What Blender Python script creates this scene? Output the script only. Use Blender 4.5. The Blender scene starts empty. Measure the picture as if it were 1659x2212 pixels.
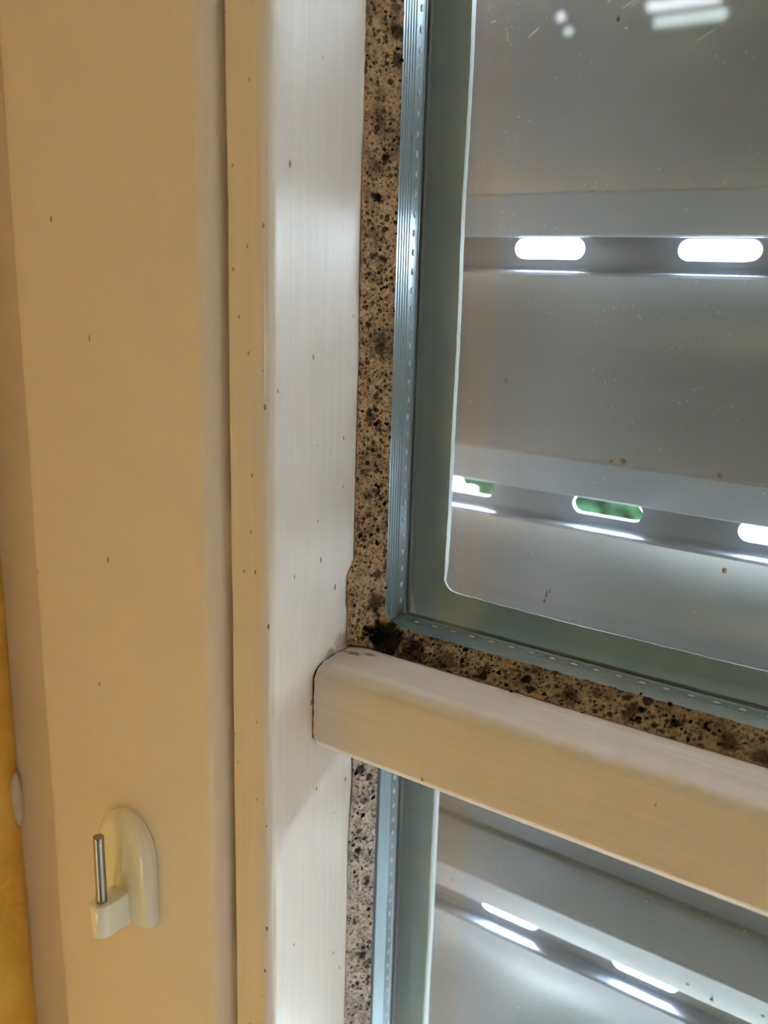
import bpy, bmesh, math, random
from mathutils import Vector, Matrix, noise

MM = 0.001
rnd = random.Random(7)
scn = bpy.context.scene
COL = scn.collection

# ------------------------------------------------------------------ camera
cd = bpy.data.cameras.new('camera')
cam = bpy.data.objects.new('camera', cd)
COL.objects.link(cam)
F_PX = 1970.9
cd.sensor_fit = 'VERTICAL'
cd.sensor_height = 36.0
cd.lens = 36.0 * F_PX / 2212.0
cd.clip_start = 0.005
cd.clip_end = 200
# rows: image right, image down, view direction, expressed in world axes (X right, Y outdoors, Z up)
cr = Vector((0.8268, 0.5618, 0.0293))
cdn = Vector((0.1637, -0.1904, -0.9680))
cf = Vector((-0.5382, 0.8051, -0.2493)).normalized()
cr = (cr - cf * cr.dot(cf)).normalized()
up = cr.cross(cf).normalized()
cam.matrix_world = Matrix(((cr.x, up.x, -cf.x, 0), (cr.y, up.y, -cf.y, 0), (cr.z, up.z, -cf.z, 0), (0, 0, 0, 1)))
cd.dof.use_dof = True
cd.dof.focus_distance = 0.160
cd.dof.aperture_fstop = (cd.lens * MM) / 0.0017
scn.camera = cam

# ------------------------------------------------------------------ light and exposure
scn.view_settings.view_transform = 'Standard'
scn.view_settings.look = 'None'
scn.view_settings.gamma = 1.0
scn.view_settings.use_curve_mapping = False
scn.view_settings.exposure = 0.64
scn.cycles.transparent_max_bounces = 24
scn.cycles.max_bounces = 8
scn.cycles.diffuse_bounces = 5
scn.cycles.use_denoising = True

SKY_STRENGTH = 80.0
world = bpy.data.worlds.new('sky')
scn.world = world
world.use_nodes = True
wn = world.node_tree
bg = wn.nodes['Background']
bg.inputs['Color'].default_value = (0.70, 0.825, 1.0, 1)
bg.inputs['Strength'].default_value = SKY_STRENGTH

def area(name, loc, target, sx, sy, power, color):
    ld = bpy.data.lights.new(name, 'AREA')
    ld.shape = 'RECTANGLE'; ld.size = sx; ld.size_y = sy
    ld.energy = power; ld.color = color
    o = bpy.data.objects.new(name, ld); COL.objects.link(o)
    o.location = loc
    o.rotation_euler = (Vector(target) - Vector(loc)).to_track_quat('-Z', 'Y').to_euler()
    return o

# added warm fills without fixtures: one low in the room, one under the ceiling
area('low_warm_fill', (-0.2, -1.5, -1.08), (-0.1, 0.1, -0.1), 0.35, 0.14, 2.2, (1.0, 0.82, 0.54))
area('ceiling_fill', (-0.1, -1.5, 1.02), (-0.1, -1.5, -1), 0.5, 0.5, 1.5, (1.0, 0.86, 0.64))

# ------------------------------------------------------------------ materials
def mat(name, color=(0.8, 0.8, 0.8), rough=0.5, metal=0.0, spec=0.5):
    m = bpy.data.materials.new(name)
    m.use_nodes = True
    b = m.node_tree.nodes['Principled BSDF']
    b.inputs['Base Color'].default_value = (*color, 1)
    b.inputs['Roughness'].default_value = rough
    b.inputs['Metallic'].default_value = metal
    b.inputs['Specular IOR Level'].default_value = spec
    return m

class N:
    """small node helper"""
    def __init__(s, m):
        s.t = m.node_tree; s.b = s.t.nodes['Principled BSDF'] if 'Principled BSDF' in s.t.nodes else None
        s.tc = s.t.nodes.new('ShaderNodeTexCoord').outputs['Object']
    def new(s, kind, **kw):
        n = s.t.nodes.new(kind)
        for k, v in kw.items():
            if k in n.inputs: n.inputs[k].default_value = v
            else: setattr(n, k, v)
        return n
    def link(s, a, b): s.t.links.new(a, b)
    def mapping(s, scale=(1, 1, 1), loc=(0, 0, 0)):
        n = s.new('ShaderNodeMapping'); n.inputs['Scale'].default_value = scale; n.inputs['Location'].default_value = loc
        s.link(s.tc, n.inputs['Vector']); return n.outputs[0]
    def noise(s, vec, scale, detail=3, rough=0.5):
        n = s.new('ShaderNodeTexNoise'); n.inputs['Scale'].default_value = scale
        n.inputs['Detail'].default_value = detail; n.inputs['Roughness'].default_value = rough
        s.link(vec, n.inputs['Vector']); return n.outputs['Fac']
    def voro(s, vec, scale, rand=1.0):
        n = s.new('ShaderNodeTexVoronoi'); n.inputs['Scale'].default_value = scale
        n.inputs['Randomness'].default_value = rand
        s.link(vec, n.inputs['Vector']); return n.outputs['Distance'], n.outputs['Color']
    def ramp(s, fac, stops):
        n = s.new('ShaderNodeValToRGB')
        e = n.color_ramp.elements
        while len(e) < len(stops): e.new(0.5)
        for i, (p, c) in enumerate(stops):
            e[i].position = p
            e[i].color = (*c, 1) if hasattr(c, '__len__') else (c, c, c, 1)
        s.link(fac, n.inputs['Fac']); return n.outputs['Color']
    def mix(s, fac, a, b, mode='MIX'):
        n = s.new('ShaderNodeMix', data_type='RGBA', blend_type=mode)
        for sock, v in ((n.inputs[0], fac), (n.inputs[6], a), (n.inputs[7], b)):
            if hasattr(v, 'is_output'): s.link(v, sock)
            elif hasattr(v, '__len__'): sock.default_value = (*v, 1)
            else: sock.default_value = v
        return n.outputs[2]
    def math(s, op, a, b=0.0):
        n = s.new('ShaderNodeMath', operation=op)
        for sock, v in ((n.inputs[0], a), (n.inputs[1], b)):
            if hasattr(v, 'is_output'): s.link(v, sock)
            else: sock.default_value = v
        return n.outputs[0]
    def bump(s, h, strength, dist):
        n = s.new('ShaderNodeBump'); n.inputs['Strength'].default_value = strength; n.inputs['Distance'].default_value = dist
        s.link(h, n.inputs['Height']); s.link(n.outputs[0], s.b.inputs['Normal'])

def paint(name, color, streak=(1, 1, 1), rough=0.42, bump=0.25, specks=0.03, stains=(), lines=0.07, pale=None):
    """old brushed gloss paint with hair-fine brush lines and tiny dark pits"""
    m = mat(name, color, rough)
    n = N(m)
    v = n.mapping(streak)
    br = n.noise(v, 900, 4, 0.6)
    c = n.ramp(br, [(0.3, tuple(x * (1 - lines) for x in color)), (0.7, color)])
    d, colr = n.voro(n.mapping((1, 1, 0.45)), 470)
    if pale:                               # a few broad pale brush lines
        pl = n.noise(n.mapping(pale), 330, 3, 0.55)
        c = n.mix(n.ramp(pl, [(0.52, 0.0), (0.64, 0.45)]), c, (0.90, 0.84, 0.78))
    sep = n.new('ShaderNodeSeparateColor'); n.link(colr, sep.inputs[0])
    near = n.math('LESS_THAN', d, n.math('MULTIPLY', sep.outputs[1], 0.14))
    rare = n.math('LESS_THAN', sep.outputs[0], specks)
    speck = n.math('MULTIPLY', near, rare)
    c = n.mix(n.math('MULTIPLY', speck, 0.75), c, (0.10, 0.075, 0.06))
    for (p, r, amount, sc) in stains:      # shaped stains, in metres
        sub = n.new('ShaderNodeVectorMath', operation='SUBTRACT'); n.link(n.tc, sub.inputs[0]); sub.inputs[1].default_value = p
        mul = n.new('ShaderNodeVectorMath', operation='MULTIPLY'); n.link(sub.outputs[0], mul.inputs[0]); mul.inputs[1].default_value = sc
        ln = n.new('ShaderNodeVectorMath', operation='LENGTH'); n.link(mul.outputs[0], ln.inputs[0])
        k = n.math('ADD', n.math('DIVIDE', ln.outputs['Value'], r), n.math('MULTIPLY', n.math('SUBTRACT', n.noise(n.tc, 1200, 3), 0.5), 1.6))
        f = n.ramp(k, [(0.45, 1.0), (0.95, 0.0)])
        c = n.mix(n.math('MULTIPLY', f, amount), c, (0.20, 0.11, 0.055))
    n.link(c, n.b.inputs['Base Color'])
    h = n.math('ADD', br, n.math('MULTIPLY', speck, -2.0))
    h = n.math('ADD', h, n.math('MULTIPLY', n.noise(n.tc, 160, 2), 0.8))
    n.bump(h, bump, 0.00025)
    return m

X0_ = -92.6
BASE = Vector((-92.6, 130, -372)) * MM   # where the window object stands
CREAM = (0.80, 0.69, 0.615)
M_stile = paint('brushed_paint_upright', CREAM, (1, 1, 0.035), 0.40, 0.30, 0.75,
                stains=[(Vector((X0_, 126.2, -64.6)) * MM - BASE, 0.0020, 0.5, (1, 0.6, 1)), (Vector((X0_, 122.5, -66.2)) * MM - BASE, 0.0014, 0.6, (1, 0.8, 1))])
M_bar = paint('brushed_paint_bar', CREAM, (0.03, 1, 1), 0.65, 0.22, 0.05,
              pale=(0.02, 1, 1),
              stains=[(Vector((-89.5, 126.0, -66.8)) * MM - BASE, 0.0010, 0.8, (0.7, 1, 1)), (Vector((-87.2, 127.0, -66.6)) * MM - BASE, 0.0009, 0.75, (0.6, 1, 1)), (Vector((-91.6, 125.6, -66.8)) * MM - BASE, 0.0010, 0.5, (0.6, 1, 1))])
M_casing = paint('smooth_paint', CREAM, (1, 1, 0.3), 0.36, 0.04, 0.04, lines=0.015)
M_trim = paint('dull_paint', (0.74, 0.62, 0.54), (1, 1, 0.3), 0.6, 0.05, 0.02, lines=0.02)

def mould(name, base, dark, amount, stains=()):
    m = mat(name, base, 0.9, 0, 0.15)
    n = N(m)
    big = n.noise(n.tc, 140, 4, 0.65)
    fine = n.noise(n.tc, 1500, 4, 0.7)
    c = n.ramp(fine, [(0.32, tuple(x * 0.45 for x in base)), (0.5, base), (0.72, tuple(min(1, x * 1.3) for x in base))])
    warm = n.noise(n.tc, 420, 3, 0.6)
    c = n.mix(n.ramp(warm, [(0.45, 0.0), (0.7, 0.55)]), c, (0.16, 0.085, 0.045))
    for sc, thr, k in ((2100, 0.50, 0.55), (1300, 0.50, 0.7), (700, 0.36, 0.8), (330, 0.27, 0.9)):
        d, colr = n.voro(n.tc, sc)
        sep = n.new('ShaderNodeSeparateColor'); n.link(colr, sep.inputs[0])
        rad = n.math('MULTIPLY', n.math('MULTIPLY', sep.outputs[0], sep.outputs[0]), thr)
        dd = n.math('ADD', d, n.math('MULTIPLY', n.math('SUBTRACT', fine, 0.5), 0.35))
        f = n.ramp(n.math('SUBTRACT', dd, rad), [(0.0, 1.0), (0.10, 0.0)])
        c = n.mix(n.math('MULTIPLY', f, k), c, dark)
    patch = n.ramp(big, [(0.5, 0.0), (0.72, amount)])
    c = n.mix(patch, c, tuple(x * 1.6 for x in dark))
    for (p, r, amt) in stains:             # large dark colonies where the photo has them
        sub = n.new('ShaderNodeVectorMath', operation='SUBTRACT'); n.link(n.tc, sub.inputs[0]); sub.inputs[1].default_value = Vector(p) * MM - BASE
        ln = n.new('ShaderNodeVectorMath', operation='LENGTH'); n.link(sub.outputs[0], ln.inputs[0])
        k = n.math('ADD', n.math('DIVIDE', ln.outputs['Value'], r * MM), n.math('MULTIPLY', n.math('SUBTRACT', n.noise(n.tc, 650, 5, 0.7), 0.5), 2.2))
        c = n.mix(n.ramp(k, [(0.55, amt), (1.1, 0.0)]), c, tuple(x * 1.3 for x in dark))
    n.link(c, n.b.inputs['Base Color'])
    n.bump(n.math('ADD', fine, big), 0.9, 0.0005)
    return m

ST = [((-86.5, 131.5, -64.6), 4.6, 1.0), ((-83.5, 131.5, -65), 4.0, .95), ((-89.8, 132.0, -58.5), 2.4, .8), ((-90, 132.5, -53), 1.4, .7),
      ((-89.2, 133.3, 38.0), 1.6, .85), ((-89.2, 133.3, 34), 1.3, .8), ((-89.6, 133, 41.5), 1.0, .5), ((-90.6, 131, 12.7), .9, 1.0), ((-90.2, 131.8, 6), 1.3, .5), ((-91.3, 130.5, 7), 1.2, .4),
      ((-90, 132, -12), 1.2, .6), ((-91, 131, -24), 1.0, .6), ((-91, 131, -38), 1.2, .5)]
ST2 = [((-86, 131, -65), 4.5, 1.0), ((-80, 130.5, -65.2), 3.5, .85), ((-74, 130, -65.6), 3.5, .6), ((-66, 131, -65), 1.6, .7), ((-58, 131.5, -64.8), 1.1, 1.0), ((-50, 130.5, -65.2), 2.2, .6), ((-40, 131, -65), 1.8, .8), ((-33, 131.2, -64.8), 1.0, 1.0), ((-25, 131, -65), 2.0, .8), ((-20, 130, -65.5), 1.8, .8)]
ST3 = [((-90.2, 132.5, -88), 2.6, 1.0), ((-91, 131, -93), 1.4, .8), ((-90.5, 132, -100), 1.2, .7), ((-91.3, 131, -111), .9, 1.0), ((-90, 132.5, -118), 1.0, .8), ((-90.4, 132, -136), 1.4, .7)]
M_mould = mould('mouldy_putty', (0.52, 0.335, 0.205), (0.012, 0.010, 0.009), 0.8, ST)
M_mould2 = mould('mouldy_putty_dark', (0.33, 0.215, 0.125), (0.014, 0.010, 0.008), 0.85, ST2)
M_mould3 = mould('mouldy_putty_lit', (0.84, 0.71, 0.66), (0.016, 0.014, 0.014), 0.7, ST3)  # putty below the bar: its stronger daylight is put into a paler base
M_black = mat('black_mould', (0.010, 0.009, 0.008), 0.95, 0, 0.1)
n = N(M_black); n.bump(n.noise(n.tc, 2500, 4, 0.7), 1.0, 0.0004)
M_crack = mat('crack_dirt', (0.035, 0.018, 0.010), 0.95, 0, 0.1)
M_crumb = mat('pale_crumb', (0.62, 0.55, 0.33), 0.8)

def glass(name, dusty):
    m = bpy.data.materials.new(name); m.use_nodes = True
    t = m.node_tree
    for nd in list(t.nodes): t.nodes.remove(nd)
    n = N(m)
    out = n.new('ShaderNodeOutputMaterial')
    tr = n.new('ShaderNodeBsdfTransparent'); tr.inputs[0].default_value = (0.965, 0.985, 0.97, 1)
    gl = n.new('ShaderNodeBsdfGlossy'); gl.inputs['Roughness'].default_value = 0.0
    lw = n.new('ShaderNodeLayerWeight'); lw.inputs['Blend'].default_value = 0.5
    f = n.math('ADD', n.math('MULTIPLY', n.math('POWER', lw.outputs['Facing'], 5.0), 0.96), 0.04)
    mx = n.new('ShaderNodeMixShader')
    n.link(f, mx.inputs[0]); n.link(tr.outputs[0], mx.inputs[1]); n.link(gl.outputs[0], mx.inputs[2])
    last = mx.outputs[0]
    if dusty:
        df = n.new('ShaderNodeBsdfDiffuse'); df.inputs[0].default_value = (0.85, 0.88, 0.9, 1)
        s3 = n.new('ShaderNodeSeparateXYZ'); n.link(n.tc, s3.inputs[0])
        c3 = n.new('ShaderNodeCombineXYZ'); n.link(s3.outputs['X'], c3.inputs['X']); n.link(s3.outputs['Z'], c3.inputs['Y'])
        vo = n.new('ShaderNodeTexVoronoi', voronoi_dimensions='2D'); vo.inputs['Scale'].default_value = 520
        n.link(c3.outputs[0], vo.inputs['Vector'])
        d, colr = vo.outputs['Distance'], vo.outputs['Color']
        sep = n.new('ShaderNodeSeparateColor'); n.link(colr, sep.inputs[0])
        clump = n.ramp(n.noise(n.tc, 28, 3), [(0.42, 0.03), (0.72, 0.35)])
        near = n.math('LESS_THAN', d, n.math('MULTIPLY', sep.outputs[1], 0.055))
        sp = n.math('MULTIPLY', n.math('LESS_THAN', sep.outputs[0], clump), near)
        haze = n.math('MULTIPLY', n.noise(n.mapping((1, 1, 0.35)), 60, 4), 0.03)
        fac = n.math('MAXIMUM', n.math('MULTIPLY', sp, 0.75), haze)
        m2 = n.new('ShaderNodeMixShader')
        n.link(fac, m2.inputs[0]); n.link(last, m2.inputs[1]); n.link(df.outputs[0], m2.inputs[2])
        last = m2.outputs[0]
    n.link(last, out.inputs[0])
    return m

M_glass_in = glass('dusty_glass', True)
M_glass_out = glass('clear_glass', False)
M_alu = mat('spacer_aluminium', (0.44, 0.52, 0.58), 0.34, 0.85)
M_dot = mat('spacer_hole_rim', (0.97, 0.97, 0.95), 0.3, 0.0)
M_seal = mat('dark_sealant', (0.075, 0.085, 0.09), 0.5)
M_lip = mat('green_grey_putty', (0.30, 0.33, 0.28), 0.6)
n = N(M_lip); n.link(n.ramp(n.noise(n.tc, 90, 3), [(0.35, (0.35, 0.45, 0.50)), (0.7, (0.45, 0.52, 0.50))]), n.b.inputs['Base Color'])
M_lipedge = mat('pale_putty_edge', (0.42, 0.45, 0.46), 0.5)

M_slat = mat('grey_plastic_slat', (0.52, 0.535, 0.54), 0.34, 0.0, 1.0)
n = N(M_slat)
c = n.ramp(n.noise(n.mapping((0.12, 1, 1)), 130, 4), [(0.3, (0.225, 0.24, 0.285)), (0.7, (0.255, 0.27, 0.32))])
d, colr = n.voro(n.tc, 330)
sep = n.new('ShaderNodeSeparateColor'); n.link(colr, sep.inputs[0])
sp = n.math('MULTIPLY', n.math('LESS_THAN', d, n.math('MULTIPLY', sep.outputs[1], 0.12)), n.math('LESS_THAN', sep.outputs[0], 0.05))
c = n.mix(n.math('MULTIPLY', sp, 0.4), c, (0.14, 0.11, 0.07))
n.link(c, n.b.inputs['Base Color'])
n.bump(n.noise(n.tc, 1400, 2), 0.06, 0.0002)
M_dirt = mat('brown_dirt', (0.16, 0.10, 0.05), 0.9, 0, 0.1)
M_strip = mat('dark_strip_grey', (0.10, 0.10, 0.09), 0.8)
M_rail = mat('guide_rail_grey', (0.35, 0.36, 0.37), 0.5)

M_plastic = mat('ivory_plastic', (0.86, 0.81, 0.70), 0.22)
M_pin = mat('steel_pin', (0.34, 0.32, 0.31), 0.36, 1.0)

M_yellow = mat('ochre_wall_paint', (0.72, 0.44, 0.09), 0.85, 0, 0.2)
n = N(M_yellow)
n.link(n.ramp(n.noise(n.tc, 60, 5, 0.6), [(0.3, (0.74, 0.40, 0.06)), (0.7, (0.86, 0.52, 0.12))]), n.b.inputs['Base Color'])
n.bump(n.noise(n.tc, 350, 4), 0.4, 0.002)
M_room = mat('warm_room_paint', (0.78, 0.68, 0.47), 0.9, 0, 0.2)
n = N(M_room); n.bump(n.noise(n.tc, 80, 4), 0.2, 0.003)
M_ceil = mat('ceiling_paint', (0.50, 0.44, 0.34), 0.9, 0, 0.2)
n = N(M_ceil); n.bump(n.noise(n.tc, 80, 4), 0.2, 0.003)
M_floor = mat('floor_boards', (0.34, 0.22, 0.12), 0.5)
n = N(M_floor); n.link(n.ramp(n.noise(n.mapping((12, 0.7, 1)), 6, 5), [(0.3, (0.56, 0.50, 0.42)), (0.7, (0.66, 0.60, 0.52))]), n.b.inputs['Base Color'])
M_terrace = mat('pale_terrace', (0.62, 0.60, 0.57), 0.9)
n = N(M_terrace); n.link(n.ramp(n.noise(n.tc, 3, 5), [(0.3, (0.42, 0.42, 0.41)), (0.7, (0.52, 0.51, 0.49))]), n.b.inputs['Base Color'])
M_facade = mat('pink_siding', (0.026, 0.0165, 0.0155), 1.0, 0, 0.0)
M_roof = mat('roof_tiles', (0.25, 0.10, 0.07), 0.8)
M_dark = mat('dark_window', (0.05, 0.06, 0.07), 0.1)
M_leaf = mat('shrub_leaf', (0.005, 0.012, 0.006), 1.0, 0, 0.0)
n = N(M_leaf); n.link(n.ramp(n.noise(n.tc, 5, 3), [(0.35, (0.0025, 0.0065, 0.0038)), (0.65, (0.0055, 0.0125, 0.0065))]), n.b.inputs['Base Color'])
M_stem = mat('shrub_stem', (0.12, 0.08, 0.05), 0.9)
M_lampglow = mat('lamp_glow', (1, 1, 1))
M_lampglow.node_tree.nodes['Principled BSDF'].inputs['Emission Color'].default_value = (0.85, 0.93, 1, 1)
M_lampglow.node_tree.nodes['Principled BSDF'].inputs['Emission Strength'].default_value = 9
M_lampbody = mat('lamp_body', (0.7, 0.7, 0.7), 0.4)

# ------------------------------------------------------------------ object helpers (coordinates in millimetres)
def obj(name, bm, material, parent=None, smooth=None, kind=None):
    base = parent_loc(parent)
    for v in bm.verts: v.co = v.co * MM - base
    bmesh.ops.recalc_face_normals(bm, faces=bm.faces)
    me = bpy.data.meshes.new(name); bm.to_mesh(me); bm.free()
    o = bpy.data.objects.new(name, me); COL.objects.link(o)
    me.materials.append(material)
    if smooth is not None:
        for p in me.polygons: p.use_smooth = True
        try: me.set_sharp_from_angle(angle=math.radians(smooth))
        except Exception: pass
    if parent: o.parent = parent
    if kind: o['kind'] = kind
    return o

def parent_loc(p):
    v = Vector((0, 0, 0))
    while p is not None:
        v = v + Vector(p.location); p = p.parent
    return v

def tag(o, label, cat, group=None, kind=None):
    o['label'] = label; o['category'] = cat
    if group: o['group'] = group
    if kind: o['kind'] = kind
    return o

def empty(name, loc, label, cat, kind=None):
    o = bpy.data.objects.new(name, None); COL.objects.link(o)
    o.location = Vector(loc) * MM; o.empty_display_size = 0.01
    return tag(o, label, cat, None, kind)

def box(bm, x0, x1, y0, y1, z0, z1, bev=0.0, seg=2):
    vs = [bm.verts.new((x, y, z)) for x in (x0, x1) for y in (y0, y1) for z in (z0, z1)]
    q = [(0, 1, 3, 2), (4, 6, 7, 5), (0, 4, 5, 1), (2, 3, 7, 6), (0, 2, 6, 4), (1, 5, 7, 3)]
    fs = [bm.faces.new([vs[i] for i in f]) for f in q]
    if bev:
        es = list({e for f in fs for e in f.edges})
        bmesh.ops.bevel(bm, geom=es, offset=bev, segments=seg, affect='EDGES', profile=0.5)
    return bm

def B(*a, **k): return box(bmesh.new(), *a, **k)

def extrude(bm, pts, axis, a0, a1, n=1, jitter=0.0, seed=0):
    """prism of a 2-D polygon; axis 'z': pts are (x, y); axis 'x': pts are (y, z)"""
    rings = []
    for i in range(n + 1):
        t = a0 + (a1 - a0) * i / n
        ring = []
        for j, (p, q) in enumerate(pts):
            if jitter:
                w = noise.noise(Vector((t * 0.06, j * 3.1 + seed, 0.3))) * jitter
                w2 = noise.noise(Vector((t * 0.06, j * 3.1 + seed, 9.3))) * jitter
            else: w = w2 = 0
            ring.append(bm.verts.new((p + w, q + w2, t) if axis == 'z' else (t, p + w, q + w2)))
        rings.append(ring)
    m = len(pts)
    for i in range(n):
        for j in range(m):
            k = (j + 1) % m
            bm.faces.new((rings[i][j], rings[i][k], rings[i + 1][k], rings[i + 1][j]))
    bm.faces.new(rings[0][::-1]); bm.faces.new(rings[-1])
    return bm

def arc(cx, cy, r, a0, a1, n):
    return [(cx + r * math.cos(math.radians(a0 + (a1 - a0) * i / n)), cy + r * math.sin(math.radians(a0 + (a1 - a0) * i / n))) for i in range(n + 1)]

def cyl(bm, p, r, axis, length, n=24):
    p = Vector(p); axis = Vector(axis).normalized()
    s = axis.orthogonal().normalized(); t = axis.cross(s)
    a = [bm.verts.new(p + (s * math.cos(2 * math.pi * i / n) + t * math.sin(2 * math.pi * i / n)) * r) for i in range(n)]
    b = [bm.verts.new(v.co + axis * length) for v in a]
    for i in range(n): bm.faces.new((a[i], a[(i + 1) % n], b[(i + 1) % n], b[i]))
    bm.faces.new(a[::-1]); bm.faces.new(b)
    return bm

def blob(bm, c, rx, ry, rz, wob=0.0, sub=2, rot=None):
    r = bmesh.ops.create_icosphere(bm, subdivisions=sub, radius=1.0)
    for v in r['verts']:
        k = 1 + wob * noise.noise(v.co * 1.7 + Vector(c))
        d = Vector((v.co.x * rx * k, v.co.y * ry * k, v.co.z * rz * k))
        if rot is not None: d = rot @ d
        v.co = d + Vector(c)
    return bm

# ------------------------------------------------------------------ the room (setting)
def struct(name, bm, m, label=None, cat=None, smooth=None):
    o = obj(name, bm, m, None, smooth); o['kind'] = 'structure'
    if label: o['label'] = label; o['category'] = cat
    return o

RX0, RX1, RY0, RZ0, RZ1 = -1500, 2000, -2600, -1450, 1050
OX0, OX1, OZ0, OZ1 = -173.5, 640, -430, 320        # the window opening in the outside wall
WY0, WY1 = -70, 260                                # the wall's thickness
struct('floor', B(RX0 - 100, RX1 + 100, RY0 - 100, WY0, RZ0 - 100, RZ0), M_floor, 'brown boarded floor of the room', 'floor')
struct('ceiling', B(RX0 - 100, RX1 + 100, RY0 - 100, WY1, RZ1, RZ1 + 100), M_ceil, 'pale ceiling of the room', 'ceiling')
struct('wall_back', B(RX0 - 100, RX1 + 100, RY0 - 100, RY0, RZ0, RZ1), M_room, 'warm painted wall opposite the window', 'wall')
struct('wall_right', B(RX1, RX1 + 100, RY0, WY0, RZ0, RZ1), M_room, 'warm painted wall right of the window', 'wall')
struct('wall_west', B(RX0 - 100, RX0, RY0, WY0, RZ0, RZ1), M_room, 'warm painted wall left of the window', 'wall')
bm = B(RX0 - 100, OX0, WY0, WY1, RZ0, RZ1, bev=3)
struct('wall_left', bm, M_yellow, 'ochre yellow plaster reveal at the left edge of the window', 'wall', 40)
bm = B(OX1, RX1 + 100, WY0, WY1, RZ0, RZ1)
box(bm, OX0 - 1, OX1 + 1, WY0, WY1, RZ0, OZ0); box(bm, OX0 - 1, OX1 + 1, WY0, WY1, OZ1, RZ1)
struct('wall_front', bm, M_room, 'pale plaster wall above, below and right of the window', 'wall')

# fixed outer frame of the window: the hook's flat upright, rounded on both edges, and the dull strip beside the wall
YC = 104.0
pts = arc(-150.3, YC + 3, 3, 180, 270, 6) + arc(-106.2, YC + 4, 4, 270, 360, 14) + [(-102.2, 172), (-153.3, 172)]
bm = extrude(bmesh.new(), pts, 'z', OZ0 + 1, OZ1 - 1, 60, 0.12, 3)
struct('trim_1', bm, M_casing, 'wide cream painted upright of the window frame carrying the curtain hook', 'window frame', 35)
pts = [(OX0 + .2, 110.5), (-156, 110.0), (-153.4, 110.4), (-153.4, 172), (OX0 + .2, 172)]
bm = extrude(bmesh.new(), pts, 'z', OZ0 + 1, OZ1 - 1, 60, 0.25, 8)
struct('trim_2', bm, M_trim, 'dull narrow strip between the cream upright and the ochre wall', 'trim', 35)
# pale filler blob in the corner to the wall
bm = blob(bmesh.new(), (-172.6, 109.6, -119), 1.2, 1.2, 7, 0.3, 3)
tag(struct('trim_3', bm, M_casing, None, None, 60), 'small pale lump of filler at the edge of the ochre wall', 'filler', None, 'structure')
# rest of the fixed frame, outside the picture
bm = B(595, OX1 - .2, YC, 172, OZ0 + 1, OZ1 - 1, bev=2); box(bm, -102, 595, YC + 2, 172, OZ1 - 30, OZ1 - 1); box(bm, -102, 595, YC + 2, 172, OZ0 + 1, OZ0 + 32)
struct('trim_4', bm, M_casing, 'cream head, sill and far upright of the window frame', 'window frame')

M_sill = mat('bounce_sill_white', (0.86, 0.86, 0.84), 0.4)  # for unseen sills, added to bounce daylight up onto the slats
struct('trim_7', B(OX0 - 40, OX1 + 40, -110, YC - .5, OZ0 - 26, OZ0 + 4, bev=4), M_sill, 'unseen white inner sill, added to bounce daylight up', 'window sill', 40)
struct('trim_8', B(OX0 + 1, OX1 - 1, 172.5, 320, OZ0 - 20, OZ0 + 6, bev=2), M_sill, 'unseen white outer sill, added to bounce daylight up', 'window sill', 40)

# ------------------------------------------------------------------ the sash: window_1
X0 = -92.6            # inner face of the upright
YG = 134.0            # room face of the inner pane
SX1, SZ0, SZ1 = 560, -372, 272
W = empty('window_1', (X0, 130, SZ0), 'cream painted wooden window sash with mouldy putty, double glazing and one glazing bar', 'window', 'structure')
ys = 105.8; r = 2.0
pts = [(-101.2, 152.8), (-101.2, ys + .6), (-100.6, ys)] + arc(X0 - r, ys + r, r, 270, 360, 10) + [(X0, 112), (X0, 120), (X0, 129.2), (X0 - .4, 130.5), (-95, 134), (-95, 150.6), (-87.2, 150.6), (-87.2, 151.2), (-95, 152.8)]
bm = extrude(bmesh.new(), pts, 'z', SZ0, SZ1, 160, 0.16, 20)
obj('stile', bm, M_stile, W, 40)

# pale ragged edge of the outer putty, and its green-grey face seen through the panes
def lip_strip(zlo, zhi, zc, seed, thick, bottom=True):
    """outer putty fillet: an L along the left and the bottom of a pane, its inner edge ragged"""
    bm = bmesh.new()
    inner = []
    z = zhi
    while z > zc + 4:
        w = noise.noise(Vector((0, z * 0.35, seed))) * 0.12 + noise.noise(Vector((0, z * 0.04, seed + 5))) * 0.25
        inner.append((-85.6 + w, z)); z -= 1.5
    if bottom:
        inner += [(-85.7, zc + 2.2), (-85.0, zc + 1.0), (-84.0, zc + 0.35), (-82.0, zc + 0.1)]
        x = -80.0
        while x < SX1 - 20:
            w = noise.noise(Vector((x * 0.35, 0, seed))) * 0.22
            inner.append((x, zc - 0.4 * min(1, (x + 80) / 20) + w)); x += 1.5
    else:
        inner.append((-85.6, zc))
    front = [bm.verts.new((x, 150.45, z)) for x, z in inner]
    back = [bm.verts.new((x - (0.05 if z > zc + 3 or not bottom else 0.4), 150.45 + thick, z - (0 if z > zc + 3 or not bottom else thick * 0.36))) for x, z in inner]
    outer, outer_b = [], []
    for x, z in inner:
        ox = -94.5 if z > zc + 3 or not bottom else x
        oz = z if (z > zc + 3 or not bottom) else zc - 7.5
        if z <= zc + 3 and bottom and x < -82: ox, oz = -94.5 + (x + 85.7) / 3.7 * 6, zc - 7.5 if x > -85 else zc
        outer.append(bm.verts.new((ox, 150.45, oz))); outer_b.append(bm.verts.new((ox, 150.45 + thick, oz)))
    edge_faces = []
    for i in range(len(inner) - 1):
        bm.faces.new((front[i], front[i + 1], outer[i + 1], outer[i]))
        bm.faces.new((back[i], outer_b[i], outer_b[i + 1], back[i + 1]))
        edge_faces.append(bm.faces.new((front[i], back[i], back[i + 1], front[i + 1])))
    for f in edge_faces: f.material_index = 1
    return bm

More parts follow.
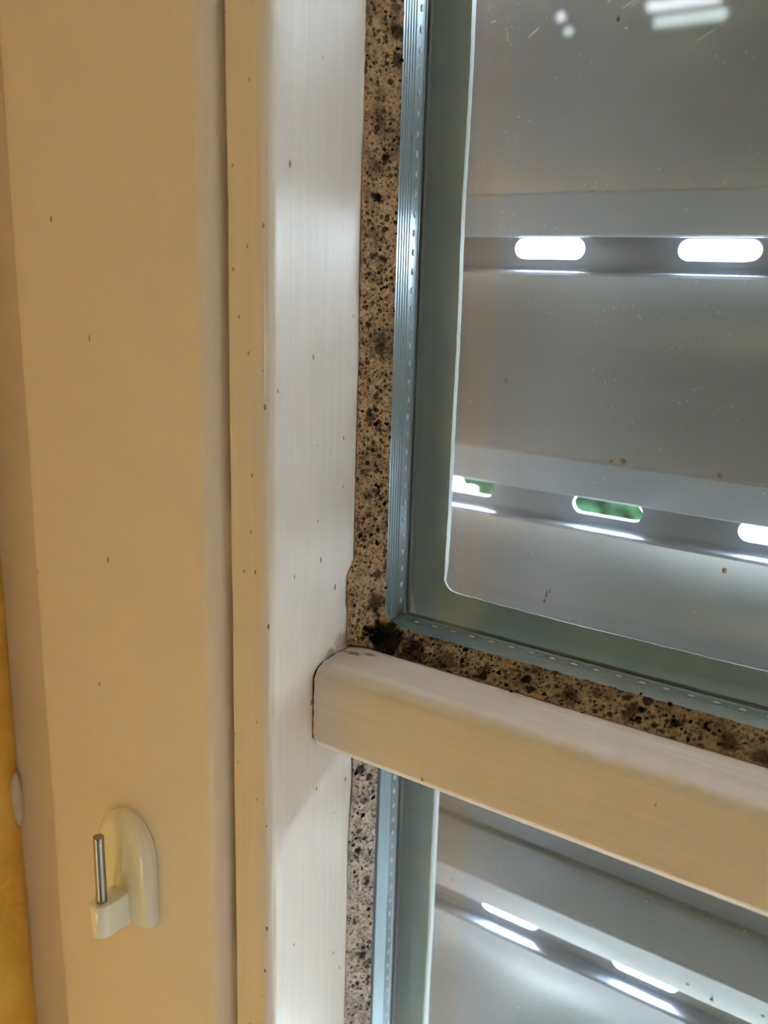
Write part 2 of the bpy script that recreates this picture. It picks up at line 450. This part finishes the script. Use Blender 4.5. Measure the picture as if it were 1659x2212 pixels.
def put_lip(name, bm, label=None):
    o = obj(name, bm, M_lip, W)
    o.data.materials.append(M_lipedge)
    return o
ZB = -60.3
put_lip('outer_putty', lip_strip(0, SZ1 - 8, ZB, 1.0, 1.5))
put_lip('outer_putty', lip_strip(SZ0, -78, SZ0 + 20, 4.0, 2.4))

# rails out of the picture
bm = B(SX1 - 20, SX1 + 34, ys, 152, SZ0, SZ1, bev=2); obj('stile', bm, M_stile, W, 40)
bm = B(-92, SX1 - 20, ys + .1, 152, SZ1 - 20, SZ1, bev=.5); obj('rail', bm, M_bar, W, 40)
bm = B(-92, SX1 - 20, ys + .1, 152, SZ0 - 25, SZ0 + 20, bev=.5); obj('rail', bm, M_bar, W, 40)

# glazing bar: rounded top, sharp-ish lower edge, its left end cut a hair short and ragged (the dark crack)
YM = 117.3
ZT, ZL = -66.5, -82.8
prof = ([(133.0, ZT + .05), (128.8, ZT + .02), (124.0, ZT - .05)] + [(YM + 3.4 + 3.4 * math.cos(math.radians(a)), ZT - .25 - 3.0 + 3.0 * math.sin(math.radians(a))) for a in range(96, 181, 12)]
        + [(YM, ZT - 6), (YM, ZT - 9), (YM, ZT - 12), (YM, ZL + 2.0), (YM + .1, ZL + 1.75), (YM + 1.5, ZL + .12), (YM + 1.8, ZL), (133.0, ZL)])
dense = []
for (a, b), (c_, d_) in zip(prof, prof[1:] + prof[:1]):
    k_ = max(1, int(math.hypot(c_ - a, d_ - b) / 0.6))
    dense += [(a + (c_ - a) * i / k_, b + (d_ - b) * i / k_) for i in range(k_)]
prof_core, prof = prof, dense
bm = bmesh.new()
N_S = 240
rings = []
for i in range(N_S + 1):
    t = (i / N_S) ** 1.7
    x = X0 + 0.40 + (SX1 - 15 - X0) * t
    ring = []
    for j, (y, z) in enumerate(prof):
        jx = 0
        if i == 0: jx = 0.26 * noise.noise(Vector((y * 0.9, z * 0.9, 2.0))) + 0.16 * noise.noise(Vector((y * 3.1, z * 3.1, 7.0)))
        sag = 0.10 * noise.noise(Vector((x * 0.03, y * 0.3 + z * 0.3, 4.0)))
        ring.append(bm.verts.new((x + jx, y + sag, z + sag * 0.6)))
    rings.append(ring)
m_ = len(prof)
for i in range(N_S):
    for j in range(m_):
        k = (j + 1) % m_
        bm.faces.new((rings[i][j], rings[i][k], rings[i + 1][k], rings[i + 1][j]))
bm.faces.new(rings[0]); bm.faces.new(rings[-1][::-1])
bar = obj('glazing_bar', bm, M_bar, W, 50)
# dark dirt in the crack: a core a little smaller than the bar's profile that ends against the upright
cy, cz = 125.5, -74.0
core = [(cy + (y - cy) * 0.975, cz + (z - cz) * 0.97) for y, z in prof_core]
obj('crack_dirt', extrude(bmesh.new(), core, 'x', X0 - .2, X0 + .8), M_crack, W)

# mouldy putty: a slanted fillet from the wood to the glass, rounded at the corner
def fillet(A, Bp, seed, thick=0.0):
    """grid between two matched paths; A on the wood, Bp on the glass"""
    bm = bmesh.new(); NT = 8
    rows = []
    for i, (a, b) in enumerate(zip(A, Bp)):
        a = Vector(a); b = Vector(b); row = []
        for j in range(NT + 1):
            t = j / NT
            p = a.lerp(b, t)
            nrm = Vector((0.6, -0.7, 0.3))
            w = noise.fractal(p * 0.9 + Vector((seed, 0, 0)), 0.8, 2.0, 4) * 0.22 * (1 - abs(2 * t - 1) ** 4)
            p = p + nrm * w
            row.append(bm.verts.new(p))
        # tuck both rims into wood and glass
        rows.append(row)
    for i in range(len(rows) - 1):
        for j in range(NT):
            bm.faces.new((rows[i][j], rows[i][j + 1], rows[i + 1][j + 1], rows[i + 1][j]))
    # back side: gives the fillet its body
    back = []
    for (a, b) in zip(A, Bp):
        a = Vector(a); b = Vector(b)
        back.append((bm.verts.new(a + Vector((-0.8, 0.8, -0.5))), bm.verts.new(b + Vector((-1.6, 0.35, -1.2)))))
    for i in range(len(rows) - 1):
        bm.faces.new((rows[i][0], rows[i + 1][0], back[i + 1][0], back[i][0]))
        bm.faces.new((rows[i][NT], back[i][1], back[i + 1][1], rows[i + 1][NT]))
        bm.faces.new((back[i][0], back[i + 1][0], back[i + 1][1], back[i][1]))
    for e in (0, -1):
        f = [*rows[e], back[e][1], back[e][0]]
        try: bm.faces.new(f)
        except Exception: pass
    return bm

def jit(k, s): return noise.noise(Vector((k * 0.55, s, 0.0))) * 0.16 + noise.noise(Vector((k * 2.3, s, 4.0))) * 0.10
GX, GZ = -88.65, -63.1      # sight edges of the upper pane
A, Bp = [], []
z = SZ1 - 21
while z > -58.0:
    peel = 0.0
    if z < -50: peel = 2.1 * min(1, (-50 - z) / 2.5)
    A.append((X0 + .12 + (0.10 if peel else 0), 129.0 - peel + jit(z, 1) * 1.2 - 0.10 * math.sin(z * .07), z)); Bp.append((GX + jit(z, 2) * .9, YG + .02, z)); z -= 0.8
for i in range(1, 12):                       # round the corner
    t = i / 12
    za = -58.0 + (-66.0 + 58.0) * min(1, t * 2); xa = X0 + .2 + max(0, t * 2 - 1) * 3.4
    an = math.radians(180 + 90 * t)
    R_ = 3.4
    A.append((xa, 127.2 + 1.6 * max(0, t * 2 - 1) + jit(t * 40, 3), za + jit(t * 40, 5) * .8))
    Bp.append((GX + R_ + R_ * math.cos(an) + jit(t * 30, 6), YG + .02, GZ + R_ + 0.6 + R_ * math.sin(an) * 1.0 + jit(t * 30, 7)))
x = -88.5
while x < SX1 - 20:
    A.append((x, 129.0, -66.3 + jit(x, 8) * .5)); Bp.append((max(x, GX + 3.6), YG + .02, GZ + jit(x, 9) * 1.2)); x += 0.8 if x < 60 else 8
# keep rows ordered at the turn
p1 = [i for i in range(len(A)) if A[i][2] > -60]
cut = len(p1) + 9
putty = obj('putty', fillet(A, Bp, 1.0), M_mould, W, 60)
putty.data.materials.append(M_mould2)
for p_ in putty.data.polygons:
    if p_.center.x * 1000 + W.location.x * 1000 > -85.5: p_.material_index = 1
# lower pane, left side
A, Bp = [], []
z = ZL + 1.5
while z > SZ0 + 20:
    A.append((X0 + .12, 129.3 + jit(z, 11) * 1.0 + (0.9 * math.exp(-((z + 95) / 8.0) ** 2)), z)); Bp.append((-89.3 + jit(z, 12) * 1.1, YG + .02, z)); z -= 0.8
putty2 = obj('putty', fillet(A, Bp, 5.0), M_mould3, W, 60)
putty2['label'] = 'spotted putty below the glazing bar, its brighter daylight put into the colour'

# black mould colonies scattered on the putty: raised furry spots
def spots(name, base, n_, where, seed):
    rr = random.Random(seed); bm = bmesh.new()
    for _ in range(n_):
        c, s = where(rr)
        rot = Vector((0, 0, 1)).rotation_difference(Vector((0.75, -0.62, 0.2 if abs(c[2]) < 60 else 0.1)).normalized()).to_matrix()
        for _k in range(rr.choice((1, 1, 2, 3))):
            q = (c[0] + rr.gauss(0, s * .7), c[1], c[2] + rr.gauss(0, s * .7))
            blob(bm, q, s * rr.uniform(.6, 1.1), s * rr.uniform(.6, 1.2), .16, .5, 2, rot)
    o = obj(name, bm, M_black, base, 80); o['kind'] = 'stuff'
    return o
def on_left(rr):
    t = rr.betavariate(1.6, 1.2); z = rr.uniform(-60, 55) if rr.random() < .8 else rr.uniform(-66, -45)
    return (X0 + (GX - X0) * t + .05, 129 + 5 * t - .05, z), rr.choice((.08, .1, .12, .12, .15, .18, .22, .34))
def on_corner(rr):
    a = rr.random()
    return (X0 + .8 + 5.5 * a, 129.5 + rr.uniform(.3, 3.8), -66.0 + rr.uniform(0, 3.6) * (1 - .5 * a)), rr.uniform(.2, .5)
def on_bottom(rr):
    t = rr.random(); x = -86 + 86 * rr.random()
    return (x, 129 + 5 * t, -66.2 + 3.1 * t + .05), rr.choice((.08, .1, .12, .14, .18, .24, .34))
def on_low(rr):
    t = rr.betavariate(1.6, 1.3); z = rr.uniform(-165, -84) if rr.random() < .75 else rr.uniform(-95, -84)
    return (X0 + 3.3 * t + .05, 129.3 + 4.7 * t - .05, z), rr.choice((.08, .1, .12, .16, .2, .28, .38))
spots('black_mould', putty, 150, on_left, 3)
spots('black_mould', putty, 130, on_corner, 4)
spots('black_mould', putty, 170, on_bottom, 5)
spots('black_mould', putty2, 120, on_low, 6)
bm = bmesh.new(); blob(bm, (-91.2, 128.5, -65.0), .28, .3, .36, .6, 2); blob(bm, (-92.0, 128.2, -65.7), .16, .16, .16, .5, 2)
obj('crumb', bm, M_crumb, putty)

# double glazing: two panes, spacer bars between them
def pane(name, z0, z1, x0, parent):
    g = obj(name, B(x0, SX1 - 22, YG, YG + 4, z0, z1), M_glass_in, parent)
    bm = B(x0, SX1 - 22, 146.4, 150.4, z0, z1)
    for v in bm.verts:                     # panes of a sealed unit are never quite parallel
        v.co.y += (v.co.z - z0) * 0.006 - (v.co.x + 92.5) * 0.002
    obj('outer_pane', bm, M_glass_out, g)
    return g
XS = -91.3
up_pane = pane('upper_pane', -66.0, SZ1 - 21, -92.5, W)
lo_pane = pane('lower_pane', SZ0 + 21, -79.5, -92.5, W)

def spacer(zlo, zhi, parent, zb=None):
    # profile in (x, y): three fine ribs towards the room, a flat perforated band, a step at the back
    p = [(-94.2, 138.05), (XS, 138.05)]
    y = 138.5
    for _ in range(5):
        p += [(XS, y), (XS + .16, y + .18), (XS + .16, y + .38), (XS, y + .56)]; y += .8
    p += [(XS, 142.9), (XS + .05, 143.6), (XS, 144.6), (XS + .18, 144.75), (XS + .18, 144.95), (XS, 145.1), (XS, 146.3), (-94.2, 146.3)]
    bm = extrude(bmesh.new(), p, 'z', zlo, zhi, 1)
    if zb is not None:
        q = [(yy, zb - (XS - xx)) for xx, yy in p]
        extrude(bm, q, 'x', XS - 1.0, SX1 - 24, 1)
    s = obj('spacer_bar', bm, M_alu, parent, 30)
    d = bmesh.new(); k = 0
    z = zlo + 3.0
    while z < min(zhi, 125):
        blob(d, (XS + .05, 143.35, z), .26, .34, .62, .3, 2); z += 3.3
    if zb is not None:
        x = XS + 4
        while x < 40:
            blob(d, (x, 143.35, zb + .05), .62, .30, .22, .3, 2); x += 4.1
    h = obj('perforation', d, M_dot, s, 80); h['kind'] = 'stuff'
    # dark sealant line behind the bar
    b2 = bmesh.new(); box(b2, XS - 2.5, XS + .5, 145.5, 146.38, zlo, zhi)
    if zb is not None: box(b2, XS, SX1 - 24, 145.6, 146.38, zb - 2.5, zb + .3)
    obj('sealant', b2, M_seal, s)
    return s
spacer(-64.6, SZ1 - 21, up_pane, -65.2)
spacer(SZ0 + 21, -80, lo_pane)

# dried smears and scratches on the glass
def unproj(u, v, y):
    q = cr * (u - 829.5) + cdn * (v - 1106) + cf * F_PX
    return q * (y / q.y)
bm = bmesh.new()
for (u, v, du, dv, w) in ((1180, 1283, 3, 16, .16), (1187, 1276, 2, 8, .1), (1176, 1298, 2, 6, .22), (1335, 42, 2, 9, .28), (1335, 38, 1, 4, .2)):
    p = unproj(u, v, YG - .02); q = unproj(u + du, v - dv, YG - .02)
    dd = (q - p); rot = Vector((0, 0, 1)).rotation_difference(dd.normalized()).to_matrix()
    blob(bm, p, w * .7, .05, dd.length * .6, .4, 2, rot)
obj('dried_smear', bm, M_dirt, up_pane)
M_scratch = mat('white_scratch', (0.85, 0.9, 0.95), 0.4)
bm = bmesh.new()
sc = [(1140, 82, 26, -24, .07), (1096, 90, 0, -24, .03), (1342, 20, 40, -28, .05), (1356, 20, 44, -34, .03), (1500, 92, 55, -36, .03), (1060, 50, 10, -6, .05), (1350, 61, 6, -2, .08), (1310, 8, 20, -18, .05)]
for (u, v, du, dv, w) in sc:
    p = unproj(u, v, YG - .02); q = unproj(u + du, v + dv, YG - .02)
    dd = q - p; rot = Vector((0, 0, 1)).rotation_difference(dd.normalized()).to_matrix()
    blob(bm, (p + q) / 2, w, .03, dd.length * .5, .2, 2, rot)
for _ in range(60):
    u = rnd.uniform(1040, 1160) if rnd.random() < .4 else rnd.uniform(1300, 1650); v = rnd.uniform(5, 110) if u < 1200 else rnd.choice((rnd.uniform(600, 760), rnd.uniform(640, 1000)))
    p = unproj(u, v, YG - .01); s = rnd.uniform(.03, .085)
    blob(bm, p, s, .03, s, .3, 1)
o = obj('scratch', bm, M_scratch, up_pane); o['kind'] = 'stuff'

# ------------------------------------------------------------------ roller shutter outside
SH = empty('roller_shutter', (-128, 190, -280), 'grey plastic roller shutter with lit slots, lowered outside the window', 'roller shutter')
SXL, SXR = -127, 330
PITCH = 55.75
def slat(zc, zn, slot0, pitch=36.0, sw=16.2, groove=False):
    """zc: height of this slat's slots, zn: height of the slots of the slat below it"""
    L = zn + 2.2                       # lower lip
    front = [(190.2, zc - 3.6), (189.9, zc - 4.2), (189.3, zc - 4.6), (188.4, zc - 4.75), (187.6, zc - 4.7), (187.0, zc - 4.9), (186.45, zc - 5.5)]
    top, bot = zc - 5.5, L + 9.1
    NA = 16
    for i in range(1, NA + 1):
        t = i / NA
        z = top + (bot - top) * t
        y = 186.45 + (185.0 - 186.45) * t + 7.0 * (1 - (2 * t - 1) ** 2)
        if groove:
            gz = zc - 5.5 - 8
        front.append((y, z))
    front += [(184.9, bot - .12), (184.5, bot - .3), (184.35, bot - .7)]
    front += [(185.0, L + 5), (185.75, L + 1.2), (186.0, L + .45), (186.5, L + .08), (187.1, L), (187.8, L + .25), (188.2, L + .8)]
    back = [(188.3, L + 3), (188.4, L + 9.5), (193.0, L + 11.5), (197.5, L + 18), (200, (top + bot) / 2), (197.5, top - 6), (192, zc - 4.8), (191.4, zc - 4.0)]
    bm = extrude(bmesh.new(), front + back, 'x', SXL, SXR, 1)
    # slotted tongue
    cu = bpy.data.curves.new('tongue', 'CURVE'); cu.dimensions = '2D'; cu.fill_mode = 'BOTH'; cu.extrude = .55
    def spl(pts):
        s = cu.splines.new('POLY'); s.points.add(len(pts) - 1)
        for p, (a, b) in zip(s.points, pts): p.co = (a, b, 0, 1)
        s.use_cyclic_u = True
    spl([(SXL, -4.2), (SXR, -4.2), (SXR, 12.2), (SXL, 12.2)])
    x = slot0
    while x > SXL + 4: x -= pitch
    while x < SXR - sw - 4:
        if x > SXL + 3:
            rr = 2.1
            spl(arc(x + rr, 0, rr, 90, 270, 10) + arc(x + sw - rr, 0, rr, -90, 90, 10))
        x += pitch
    tmp = bpy.data.objects.new('tongue', cu); COL.objects.link(tmp)
    dg = bpy.context.evaluated_depsgraph_get()
    me = bpy.data.meshes.new_from_object(tmp.evaluated_get(dg))
    bpy.data.objects.remove(tmp); bpy.data.curves.remove(cu)
    b2 = bmesh.new(); b2.from_mesh(me); bpy.data.meshes.remove(me)
    for v in b2.verts: v.co = Vector((v.co.x, 190.65 + v.co.z, zc + v.co.y))
    tm = bpy.data.meshes.new('t'); b2.to_mesh(tm); b2.free()
    bm.from_mesh(tm); bpy.data.meshes.remove(tm)
    o = obj('slat', bm, M_slat, SH, 28)
    return o
ZS = [7.0 + PITCH * k for k in range(5, 0, -1)] + [7.0, -47.9, -103.8, -159.5, -215.3]
SL = [-94.2 + 7 * k for k in range(5, 0, -1)] + [-94.2, -111.9, -88.0, -92.0]
slats = []
for i in range(len(ZS) - 1):
    slats.append(slat(ZS[i], ZS[i + 1], SL[i]))
# bottom edge bar of the shutter
bm = B(SXL, SXR, 186, 196, -238, -213, bev=1.5); obj('bottom_rail', bm, M_slat, SH, 40)
# a thin dark grey strip along the slat seen under the glazing bar
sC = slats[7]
bm = B(SXL, SXR, 189.05, 191.2, -138.3, -137.5, bev=.2); obj('dark_strip', bm, M_strip, sC, 40)
# dirt specks on the slats
def specks(parent, pts):
    bm = bmesh.new()
    for (u, v, w, h, yy) in pts:
        p = unproj(u, v, yy); blob(bm, p, w, .25, h, .5, 2)
    o = obj('dirt_speck', bm, M_dirt, parent); o['kind'] = 'stuff'
specks(slats[6], [(1565, 1233, .5, .6, 183.5), (1345, 995, .7, .5, 185.0), (1555, 1027, .5, .6, 185.0), (1094, 822, .35, .3, 181.3), (1320, 996, .3, .3, 185.0)])
specks(slats[7], [(977, 1900, .35, .4, 185.3), (1140, 1953, .45, .35, 185.3), (1147, 1953, .3, .3, 185.3), (1485, 2125, .45, .5, 185.3), (1537, 2160, .4, .4, 185.3), (1648, 2193, .5, .45, 185.3)])
struct('trim_5', B(-150, -121, 180, 204, OZ0 + 1, OZ1 - 1, bev=1.5), M_rail, 'grey guide rail at the side of the roller shutter', 'guide rail', 40)
struct('trim_6', B(594, OX1 - 1, 180, 204, OZ0 + 1, OZ1 - 1, bev=1.5), M_rail, 'grey guide rail at the far side of the roller shutter', 'guide rail', 40)

# ------------------------------------------------------------------ curtain hook on the frame
HK = empty('curtain_hook', (-126, YC, -125), 'ivory plastic adhesive curtain rod hook with a steel pin, on the cream window upright', 'curtain hook')
def outline(grow=0.0):
    xc, hw = -126.9, 7.4 + grow
    zb, zs, zt = -125.2 - grow, -110.5, -101.6 + grow
    pts = arc(xc + hw - 2.2, zb + 2.2, 2.2, 270, 360, 6)
    pts += [(xc + hw * math.cos(math.radians(a)) ** 0.85, zs + (zt - zs) * math.sin(math.radians(a)) ** 1.0) for a in range(0, 90, 6)]
    pts += [(xc, zt)]
    pts += [(xc - hw * math.cos(math.radians(a)) ** 0.85, zs + (zt - zs) * math.sin(math.radians(a)) ** 1.0) for a in range(84, -1, -6)]
    pts += arc(xc - hw + 2.2, zb + 2.2, 2.2, 180, 270, 6)
    return pts
bm = bmesh.new(); prev = None
TH = 3.0
layers = [(0.0, YC - .02)] + [(-2.0 * (1 - math.cos(math.radians(a))), YC - TH + 2.0 - 2.0 * math.sin(math.radians(a))) for a in range(0, 91, 15)]
for g, y in layers:
    ring = [bm.verts.new((x, y, z)) for x, z in outline(g)]
    if prev:
        for i in range(len(ring)):
            k = (i + 1) % len(ring); bm.faces.new((prev[i], prev[k], ring[k], ring[i]))
    else: bm.faces.new(ring)
    prev = ring
bm.faces.new(prev[::-1])
obj('base_plate', bm, M_plastic, HK, 50)
# arm: a block with a rounded end standing off the plate
pts = [(-124.6, YC - TH + 1.2), (-124.9, 97.0)] + arc(-127.0, 96.4, 2.15, 10, -190, 14) + [(-129.1, 97.0), (-129.4, YC - TH + 1.2)]
bm = extrude(bmesh.new(), pts, 'z', -124.7, -117.7, 1)
es = [e for e in bm.edges if abs(e.verts[0].co.z - e.verts[1].co.z) < 1e-6]
bmesh.ops.bevel(bm, geom=es, offset=.45, segments=3, affect='EDGES', profile=.5)
obj('arm', bm, M_plastic, HK, 50)
# threaded steel pin
bm = bmesh.new(); prev = None; nseg = 20
z = -119.0; k = 0
while z <= -103.6:
    rr = 1.0 + (.05 if k % 2 else -.03)
    ring = [bm.verts.new((-127.0 + rr * math.cos(2 * math.pi * i / nseg), 96.5 + rr * math.sin(2 * math.pi * i / nseg), z)) for i in range(nseg)]
    if prev:
        for i in range(nseg): bm.faces.new((prev[i], prev[(i + 1) % nseg], ring[(i + 1) % nseg], ring[i]))
    else: bm.faces.new(ring[::-1])
    prev = ring; z += .24; k += 1
bm.faces.new(prev)
obj('pin', bm, M_pin, HK, 60)

# ------------------------------------------------------------------ lamps in the room whose reflections show in the glass
LB = empty('strip_lamp', (-925, RY0, 778), 'short white strip lamp on the wall opposite the window', 'lamp')
bm = B(-1045, -808, RY0, RY0 + 30, 756, 800, bev=4); obj('lamp_body', bm, M_lampbody, LB, 40)
bm = cyl(bmesh.new(), (-1026, RY0 + 42, 778), 13, (1, 0, 0), 200); obj('lamp_tube', bm, M_lampglow, LB, 40)
LS = empty('spot_lamp', (-1302, RY0, 786), 'small round white spot lamp beside the strip lamp', 'lamp')
bm = cyl(bmesh.new(), (-1302, RY0, 786), 16, (0, 1, 0), 30); obj('lamp_body', bm, M_lampbody, LS, 40)
bm = blob(bmesh.new(), (-1302, RY0 + 34, 786), 13, 8, 13, 0, 3); obj('bulb', bm, M_lampglow, LS, 80)

# ------------------------------------------------------------------ outdoors, glimpsed through the slots
GZ0 = -2200
struct('ground', B(-30000, 30000, WY1 + 5, 40000, GZ0 - 50, GZ0), M_terrace, 'pale paved terrace outside the window', 'ground')
SHR = empty('garden_shrub', (-1450, 3500, GZ0), 'green leafy shrub on the terrace, seen through the shutter slots', 'shrub')
bm = bmesh.new(); rr = random.Random(11)
cl = [(-1400 + rr.uniform(-420, 420), 3500 + rr.uniform(-200, 200), -800 + rr.uniform(-450, 350)) for _ in range(30)]
for i in range(6000):
    c = Vector(rr.choice(cl)); d = Vector((rr.gauss(0, 1), rr.gauss(0, 1), rr.gauss(0, 1))).normalized() * rr.uniform(60, 210)
    p = c + d
    if p.x < -1880 or p.x > -900 or p.z > -260: continue
    u = Vector((rr.gauss(0, 1), rr.gauss(0, 1), rr.gauss(0, 1))).normalized(); w = u.orthogonal().normalized()
    L_ = rr.uniform(60, 110); h = L_ * .38
    k = u.cross(w) * 6
    vs = [bm.verts.new(q) for q in (p, p + u * L_ * .5 + w * h + k, p + u * L_, p + u * L_ * .5 - w * h + k)]
    bm.faces.new(vs)
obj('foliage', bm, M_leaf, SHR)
bm = bmesh.new()
for c in cl:
    b = Vector((-1400 + rr.uniform(-60, 60), 3500, GZ0)); cyl(bm, b, 12, Vector(c) - b, (Vector(c) - b).length, 8)
obj('stem', bm, M_stem, SHR, 60)
HS = empty('house', (0, 15000, GZ0), 'pale pink sided house beyond the terrace, seen through a shutter slot', 'house')
bm = bmesh.new()
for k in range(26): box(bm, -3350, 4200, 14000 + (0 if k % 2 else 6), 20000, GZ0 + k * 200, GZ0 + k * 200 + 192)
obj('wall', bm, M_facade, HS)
bm = extrude(bmesh.new(), [(13600, GZ0 + 5200), (17000, GZ0 + 7600), (20400, GZ0 + 5200)], 'x', -3700, 4500); obj('roof', bm, M_roof, HS)
for wx in (-1600, 600, 2600): obj('pane', B(wx, wx + 1000, 13960, 14010, GZ0 + 2900, GZ0 + 4300), M_dark, HS)
